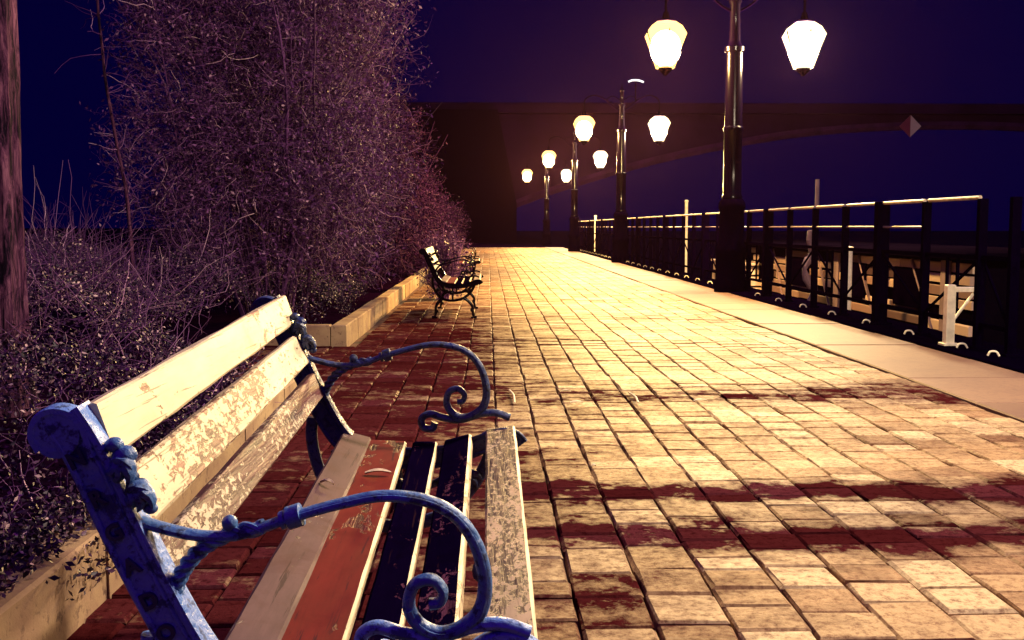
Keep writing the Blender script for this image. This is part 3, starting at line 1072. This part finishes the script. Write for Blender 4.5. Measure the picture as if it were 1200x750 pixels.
# hull: tapered bow at the near end
secs = [(6.2, 0.15, -0.55), (7.4, 0.75, -0.62), (9.5, 1.05, -0.70), (17, 1.1, -0.74), (24, 1.05, -0.70), (26, 0.8, -0.6)]
vs = []
for (y, hw, zt) in secs:
    vs += [(6.1 - hw, y, zt), (6.1 - hw * .75, y, -2.6), (6.1 + hw * .75, y, -2.6), (6.1 + hw, y, zt)]
fs = []
for i in range(len(secs) - 1):
    for j in range(4):
        j2 = (j + 1) % 4
        fs.append((i * 4 + j, i * 4 + j2, (i + 1) * 4 + j2, (i + 1) * 4 + j))
fs += [(3, 2, 1, 0), (20, 21, 22, 23)]
hm.add(vs, fs)
part(hm, 'hull', M['hull_white'], bo)
cm = MB()
z = -0.72
k = 0
while z < 0.62:     # clapboards
    o_ = 0.012 * (k % 2)
    yb_ = 11.4
    while yb_ < 23.4:
        lb_ = random.uniform(0.5, 1.7)
        if random.random() > 0.22:
            cm.box(5.22 + random.uniform(-.02, .01), 5.26, yb_, min(yb_ + lb_, 23.5), z + random.uniform(-.01, .01), z + 0.105, 0.01)
        yb_ += lb_ + random.uniform(0.01, 0.05)
    pass
    z += 0.135
    k += 1
part(cm, 'cabin_wall', M['boat_boards'], bo)
cm = MB()
cm.box(5.262, 6.98, 11.442, 23.4, -0.8, 0.63)
part(cm, 'cabin', M['roof_black'], bo)
rm = MB()
rm.box(5.05, 7.15, 11.2, 23.7, 0.65, 0.72, 0.02)
part(rm, 'roof', M['roof_black'], bo)
for y in (12.6, 14.6, 17.2, 19.4):
    wm = MB()
    wm.box(5.19, 5.222, y, y + 0.95, 0.02, 0.50, 0.006)
    part(wm, 'window', M['iron_dull'], bo)
for y in (11.9, 13.8, 15.7, 18.3):
    wm = MB()
    wm.box(5.185, 5.215, y, y + .22, -0.7, 0.62)
    wm.sweep([(5.2, y + .1, -0.6), (5.2, y + 1.1, 0.6)], 0.025, 0.02, side=Vector((1, 0, 0)), n=4)
    part(wm, 'brace', M['tarp'], bo)
# white T-shaped mooring post on the quay
t = empty('mooring_post', (3.79, 8.66, 0.03))
tag(t, 'short white post with a level arm standing in front of the quay railing', 'mooring post')
pm = MB()
pm.box(-0.035, 0.035, -0.035, 0.035, 0, 0.50, 0.008)
pm.box(-0.06, 0.06, -0.06, 0.06, 0, 0.02, 0.004)
pm.build('post', M['white_metal'], t)
pm = MB()
pm.box(0.037, 0.27, -0.025, 0.025, 0.44, 0.48, 0.008)
pm.build('arm', M['white_metal'], t)
pm = MB()
pm.sweep([(0.03, 0, 0.20), (0.20, 0, 0.435)], 0.012, 0.012, n=6)
pm.build('strut', M['white_metal'], t)
# furled sails / tarpaulins hanging on a dark mast
ms = empty('boat_mast', (5.0, 16.2, -2.3))
tag(ms, 'slim grey mast with a furled cloth rising behind the railing', 'mast')
mm = MB()
mm.sweep([(5.0, 16.2, -2.3), (5.0, 16.2, 1.72)], [0.05, 0.03], [0.05, 0.03], n=8)
part(mm, 'spar', M['tarp'], ms)
mm = MB()
mm.sweep(spline([(4.9, 16.2, 0.95), (4.93, 16.2, .6), (4.83, 16.2, .35), (4.96, 16.2, 0.0), (4.9, 16.2, -.3)], 5), [0.03, .05, .07, .06, .05] * 4 + [.03], 0.07, n=9)
part(mm, 'furled_cloth', M['tarp'], ms)
pc = [(4.55, 24.5, 1.62, 0.035, 'white mooring pole standing above the railing left of the largest lamp'),
      (4.62, 46.0, 1.50, 0.05, 'far white mooring pole with a round cap'),
      (4.7, 13.8, 0.75, 0.04, 'stubby pale mooring pole low behind the near railing')]
for x, y, h, r_, lb in pc:
    mm = MB()
    mm.lathe([(r_, -2.4), (r_, h - .06), (r_ * 1.25, h - .05), (r_ * 1.25, h - .01), (r_ * .4, h)], 0, 0, 10)
    o = mm.build('mooring_pole', M['white_metal'], None, True)
    o.location = (x, y, 0)
    tag(o, lb, 'pole', 'mooring poles in the water')
# white casks / fenders low behind the fence
for k, (x, y, z, r_, h) in enumerate([(4.45, 22.4, 0.03, .13, .55), (4.45, 20.9, 0.03, .14, .50), (4.6, 18.2, 0.03, .2, .45)]):
    pass
sb = empty('small_boat', (5.2, 22, -2.3))
tag(sb, 'small pale boat moored left of the largest lamp behind the railing', 'boat')
hm = MB()
secs = [(18.3, 0.10, -0.20), (19.2, 0.5, -0.35), (21, .62, -0.45), (24, .62, -0.45), (26.5, .5, -.4)]
vs = []
for (y, hw, zt) in secs:
    vs += [(5.35 - hw, y, zt), (5.35 - hw * .7, y, -2.5), (5.35 + hw * .7, y, -2.5), (5.35 + hw, y, zt)]
fs = []
for i in range(len(secs) - 1):
    for j in range(4):
        j2 = (j + 1) % 4
        fs.append((i * 4 + j, i * 4 + j2, (i + 1) * 4 + j2, (i + 1) * 4 + j))
fs += [(3, 2, 1, 0), (16, 17, 18, 19)]
hm.add(vs, fs)
part(hm, 'hull', M['hull_white'], sb)
hm = MB()
for z in (-.33, -.12, .09):
    hm.box(4.85, 5.7, 20.3, 23.0, z, z + .17, .02)
hm.box(4.83, 5.72, 20.2, 23.1, .27, .31)
part(hm, 'cabin', M['hull_white'], sb)

# ------------------------------------------------------------------ bridge far behind
BY = 74.0
br = empty('bridge', (20, BY, -2.3))
tag(br, 'dark bridge crossing behind the lamps with a faint purple arch face', 'bridge')


def bx(px):
    return (px - 572) / FPX * BY


def bz(py):
    return 1.0 + (266 - py) / FPX * BY


arch = [(600, 241), (640, 226), (700, 207), (770, 188), (850, 171), (930, 158), (1010, 151), (1100, 148), (1200, 150), (1320, 160), (1450, 180), (1600, 215), (1700, 250)]
mb = MB()
top = 136
vs = []
AP = spline([(bx(a), bz(b)) for a, b in arch], 3)
for d in (0, 1.6):
    for (x, z) in AP:
        vs.append((x, BY + d, z))
        vs.append((x if x > bx(603) else bx(583), BY + d, bz(top)))
n = len(AP)
fs = []
for i in range(n - 1):
    fs.append((2 * i, 2 * i + 2, 2 * i + 3, 2 * i + 1))
    o = 2 * n
    fs.append((o + 2 * i, o + 2 * i + 1, o + 2 * i + 3, o + 2 * i + 2))
    fs.append((2 * i, o + 2 * i, o + 2 * i + 2, 2 * i + 2))
mb.add(vs, fs)
part(mb, 'spandrel_wall', M['bridge_stone'], br)
mb = MB()
mb.sweep([(x, BY - 0.05, z) for x, z in AP], 0.28, 0.35, n=6, sq=5)
part(mb, 'arch_rib', M['bridge_rim'], br)
mb = MB()
mb.box(bx(470), bx(1750), BY - .6, BY + 8, bz(top) + .05, bz(top) + .75, 0.1)
part(mb, 'deck', M['bridge_stone'], br)
mb = MB()
x0, x1 = bx(440), bx(583)
mb.add([(x0, BY - 3, -2.4), (bx(604), BY - 3, -2.4), (bx(604), BY - 3, bz(240)), (x1, BY - 3, bz(top)), (x0, BY - 3, bz(top)),
        (x0, BY + 6, -2.4), (bx(604), BY + 6, -2.4), (bx(604), BY + 6, bz(240)), (x1, BY + 6, bz(top)), (x0, BY + 6, bz(top))],
       [(0, 1, 2, 3, 4), (9, 8, 7, 6, 5), (1, 6, 7, 2), (2, 7, 8, 3), (3, 8, 9, 4), (0, 4, 9, 5)])
part(mb, 'pier', M['bridge_dark'], br)
# navigation mark
nm = empty('navigation_sign', (bx(1060), BY - .8, bz(150)))
tag(nm, 'diamond shaped navigation board, half dull red half white, hanging on the bridge', 'sign')
s = 0.75
for sg, mt, nme in ((-1, 'sign_red', 'red_half'), (1, 'sign_white', 'white_half')):
    mb = MB()
    vs = [(0, 0, s), (0, 0, -s), (sg * s, 0, 0), (0, .06, s), (0, .06, -s), (sg * s, .06, 0)]
    mb.add(vs, [(0, 1, 2), (5, 4, 3), (0, 3, 4, 1), (1, 4, 5, 2), (2, 5, 3, 0)])
    mb.build(nme, M[mt], nm)
# small curved street light on the bridge
m = bpy.data.materials.new('lit_tube')
m.use_nodes = True
m.node_tree.nodes['Principled BSDF'].inputs['Emission Color'].default_value = (0.9, 0.95, 1, 1)
m.node_tree.nodes['Principled BSDF'].inputs['Emission Strength'].default_value = 1.2
bl = empty('bridge_lamp', (bx(743), BY, bz(top) + .7))
tag(bl, 'small curved white light standing high on the dark bridge', 'street lamp')
mb = MB()
hz = bz(97) - bz(top) - .7
mb.sweep([(0, 0, 0), (0, 0, hz - .12)], 0.05, 0.05, n=6)
mb.build('pole', M['bridge_dark'], bl)
mb = MB()
mb.sweep(spline([(-.5, 0, hz - .1), (-.25, 0, hz), (.2, 0, hz), (.55, 0, hz - .12)], 4), 0.07, 0.08, n=6)
mb.build('light_tube', m, bl)

# ------------------------------------------------------------------ planting on the left
bush('thorn_bush', (-2.02, 9.9), (1.42, 1.2), 0.16, 4.4, 13000, 80000, 'tall tangled thorny bush with pale bare twigs behind the nearest bench', tw=(0.12, 0.42), leafsize=(0.010, 0.024), rad_=0.0026)
hb = [((-1.95, 12.6), (1.10, 1.4), 3.5, 'broad purple bush right behind the tall tangled thorny one'),
      ((-1.80, 15.6), (1.05, 1.5), 2.9, 'rounded dark bush behind the distant bench, taller than its neighbours'),
      ((-1.75, 19.0), (1.00, 1.6), 2.2, 'lower bush along the kerb past the distant bench'),
      ((-1.75, 23.5), (1.05, 2.0), 1.8, 'fourth bush of the row, low and half hidden'),
      ((-1.70, 28.5), (1.15, 2.2), 1.7, 'small far bush near the end of the kerb')]
for c_, r_, z_, lb in hb:
    bush('hedge_bush', c_, r_, 0.16, z_, 3500, 24000, lb, 'hedge_leaf', 'hedge_twig', tw=(0.15, 0.4), leafsize=(0.015, 0.035), rad_=0.004, group='bushes receding along the kerb')
bush('small_shrub', (-0.62, 14.8), (0.26, 0.3), 0.0, 0.95, 700, 3000, 'knee high dark shrub poking up right behind the distant bench', tw=(0.1, 0.25), leafsize=(0.012, 0.03), cat='shrub')

# thin sapling left of the thorn bush
sp_ = empty('sapling', (-2.75, 8.3, 0.15))
tag(sp_, 'single thin pale sapling stem left of the thorny bush', 'sapling')
P = wander(np.array([[0, 0, 0.0]]), np.array([[0.03, 0, 1.0]]), np.array([3.6]), 26, 0.035)
V, F = tubes(P, np.linspace(0.018, 0.006, 26)[None, :], 6)
np_mesh('trunk', V, F, M['bark'], sp_, True)
i = rng.integers(6, 25, 60)
tp = wander(P[0, i], rng.normal(0, 1, (60, 3)) + [0, 0, .5], rng.uniform(.15, .5, 60), 6, .25)
V, F = tubes(tp, np.linspace(.004, .0015, 6)[None, :] * np.ones((60, 1)), 3)
np_mesh('crown', V, F, M['twig'], sp_)

# old tree trunk at the left edge
tr = empty('tree', (-2.30, 5.0, 0.1))
tag(tr, 'old rough barked tree trunk at the left edge above the ivy', 'tree')
mb = MB()
rings, ns_ = 60, 40
vs = []
for i in range(rings):
    z = 5.2 * i / (rings - 1)
    r0 = 0.135 + 0.05 * math.exp(-z * 3) - 0.006 * z
    for j in range(ns_):
        th = 2 * math.pi * j / ns_
        rr = r0 * (1 + 0.055 * math.sin(9 * th + 1.2 * math.sin(z * 2.3)) + 0.04 * math.sin(17 * th + z * 1.7) + random.uniform(-.02, .02))
        vs.append((rr * math.cos(th) + 0.01 * z, rr * math.sin(th), z))
fs = [(i * ns_ + j, i * ns_ + (j + 1) % ns_, (i + 1) * ns_ + (j + 1) % ns_, (i + 1) * ns_ + j) for i in range(rings - 1) for j in range(ns_)]
mb.add(vs, fs)
mb.build('trunk', M['bark'], tr, True)
nL = 16
lim = wander(np.tile([0.05, 0, 4.6], (nL, 1)) + rng.normal(0, .05, (nL, 3)), rng.normal(0, .8, (nL, 3)) + [0, 0, 1.0], rng.uniform(1.6, 3.0, nL), 12, .15)
V1, F1 = tubes(lim, np.linspace(.06, .012, 12)[None, :] * np.ones((nL, 1)), 6)
i = rng.integers(0, nL, 900)
j = rng.integers(3, 12, 900)
tp = wander(lim[i, j], rng.normal(0, 1, (900, 3)) + [0, 0, .3], rng.uniform(.3, 1.0, 900), 6, .25)
V2, F2 = tubes(tp, np.linspace(.008, .002, 6)[None, :] * np.ones((900, 1)), 3)
np_mesh('crown', np.concatenate([V1, V2]), np.concatenate([F1, F2 + len(V1)]), M['twig'], tr)


# ivy and low undergrowth: nobody could count it
def mound(x, y):
    d = np.clip((-1.10 - x) / 1.0, 0, 3)
    return 0.19 + 0.10 * np.minimum(d * 4, 1) + 0.30 * np.minimum(d, 1.7) + 0.09 * np.sin(x * 5 + y * 2.2) * np.minimum(d * 3, 1) + 0.07 * np.sin(y * 4.1 + x) * np.minimum(d * 3, 1)


n = 130000
x = -1.10 - rng.random(n) ** 1.3 * 3.6
y = rng.uniform(0.4, 13.0, n)
keep = ~((y > 6.1) & (y < 9) & (x > -1.98)) & ~((y >= 9) & (x > -1.38))
x, y = x[keep], y[keep]
z = mound(x, y) - rng.random(len(x)) ** 1.5 * 0.16 + rng.normal(0, .015, len(x))
pos = np.stack([x, y, z], 1)
# trailing leaves over the wall edge
m_ = 12000
pe = np.stack([rng.uniform(-1.22, -1.04, m_), rng.uniform(.5, 6.1, m_), 0.205 + np.abs(rng.normal(0.0, .03, m_))], 1)
m2 = 160
pd = np.stack([-1.022 + rng.random(m2) * .012, rng.normal(2.75, .12, m2), rng.uniform(0.08, .2, m2)], 1)
pos = np.concatenate([pos, pe, pd])
V, F = leaf_quads(pos, rng.uniform(0.006, 0.015, len(pos)), 0.2)
iv = np_mesh('ground_cover', V, F, M['ivy'])
tag(iv, 'dark ivy leaves covering the planter', 'ivy', kind='stuff')
n = 5000
x = -1.15 - rng.random(n) * 3.2
y = rng.uniform(0.8, 8.8, n)
keep = ~((y > 6.0) & (x > -2.0))
x, y = x[keep], y[keep]
st = np.stack([x, y, mound(x, y) - .12], 1)
tp = wander(st, rng.normal(0, .8, (len(x), 3)) + [0, 0, .7], rng.uniform(.12, .55, len(x)) * (0.5 + 0.5 * np.clip((-1.2 - x), 0, 1.5)), 6, .25)
V, F = tubes(tp, np.linspace(.0028, .0012, 6)[None, :] * rng.uniform(.6, 1.3, (len(x), 1)), 3)
tw_ = np_mesh('undergrowth', V, F, M['twig'])
tag(tw_, 'thin bare stalks rising from the ivy', 'undergrowth', kind='stuff')

# ------------------------------------------------------------------ litter
def litter(name, x, y, z, L, w, rz, label, cat, curl=.006):
    mb = MB()
    n_ = 6
    vs, fs = [], []
    for i in range(n_ + 1):
        t = i / n_
        ww = w * math.sin(math.pi * (0.08 + 0.87 * t)) ** .8
        zz = curl * math.sin(math.pi * t)
        vs += [(L * (t - .5), -ww, zz + .003), (L * (t - .5), 0, zz), (L * (t - .5), ww, zz + .004)]
    for i in range(n_):
        a = i * 3
        fs += [(a, a + 3, a + 4, a + 1), (a + 1, a + 4, a + 5, a + 2)]
    k = len(vs)
    vs += [(v[0], v[1], v[2] - .0015) for v in vs]
    fs += [tuple(reversed([q + k for q in f])) for f in fs]
    mb.add(vs, fs)
    o = mb.build(name, M['dry_leaf'])
    o.location = (x, y, z)
    o.rotation_euler = (0, 0, rz)
    tag(o, label, cat)
    return o


def gp(px, py, z=0.0):
    cx_, cy_ = (px - 600) / FPX, (375 - py) / FPX
    f = Vector((math.sin(YAW) * math.cos(PITCH), math.cos(YAW) * math.cos(PITCH), -math.sin(PITCH)))
    r = Vector((math.cos(YAW), -math.sin(YAW), 0))
    u = r.cross(f)
    d = r * cx_ + u * cy_ + f
    t = (z - 1.0) / d.z
    return Vector((0, 0, 1)) + d * t


for px, py, L, w, rz, lb in [(676, 472, .075, .022, .1, 'larger pale leaf lying on the shade-darkened stones left of centre'),
                             (663, 459, .06, .012, .0, 'slim pale scrap on the paving just beyond the larger pale leaf'),
                             (821, 470, .08, .016, .1, 'pale leaf on the dark band of paving in the middle of the path'),
                             (696, 547, .02, .012, .0, 'tiny pale crumb on the paving right of the front bench board')]:
    p = gp(px, py, 0.012)
    litter('fallen_leaf', p.x, p.y, 0.014, L, w, rz, lb, 'leaf')
p = gp(448, 538, .40)
zz = 0.392 + 0.044 * (2.36 - Y0)
litter('fallen_leaf', -0.252, 2.40, 0.396 + .044 * (2.40 - Y0), .060, .010, .05, 'pale leaf lying on the red seat board of the nearest bench', 'leaf')
litter('fallen_leaf', -0.345, 2.25, 0.416 + .044 * (2.25 - Y0), .040, .006, -.6, 'small pale leaf on the mauve seat board of the nearest bench', 'leaf')
for (ax, ay), (bx_, by_), lb in [((597, 457), (603, 472), 'short pale twig on the paving beside the far end of the nearest bench'),
                                 ((737, 460), (748, 472), 'thin pale twig on the paving between the two larger leaves')]:
    a, b = gp(ax, ay, .015), gp(bx_, by_, .015)
    mb = MB()
    mid = (a + b) / 2 + Vector((.01, 0, .006))
    mb.sweep(spline([tuple(a), tuple(mid), tuple(b)], 3), 0.006, 0.005, side=Vector((0, 0, 1)), n=6)
    o = mb.build('twig', M['dry_leaf'])
    tag(o, lb, 'twig')

# ------------------------------------------------------------------ damp river air
mb = MB()
mb.box(-34, 60, -6, 88, -5.0, 16.0)
m = bpy.data.materials.new('haze')
m.use_nodes = True
nt_ = m.node_tree
for n_ in list(nt_.nodes):
    nt_.nodes.remove(n_)
o_ = nt_.nodes.new('ShaderNodeOutputMaterial')
pv_ = nt_.nodes.new('ShaderNodeVolumePrincipled')
pv_.inputs['Color'].default_value = (0.8, 0.30, 0.5, 1)
pv_.inputs['Density'].default_value = 0.00009
pv_.inputs['Anisotropy'].default_value = 0.8
nt_.links.new(pv_.outputs[0], o_.inputs['Volume'])
HAZE = True
if HAZE:
    tag(mb.build('haze', m), kind='stuff')
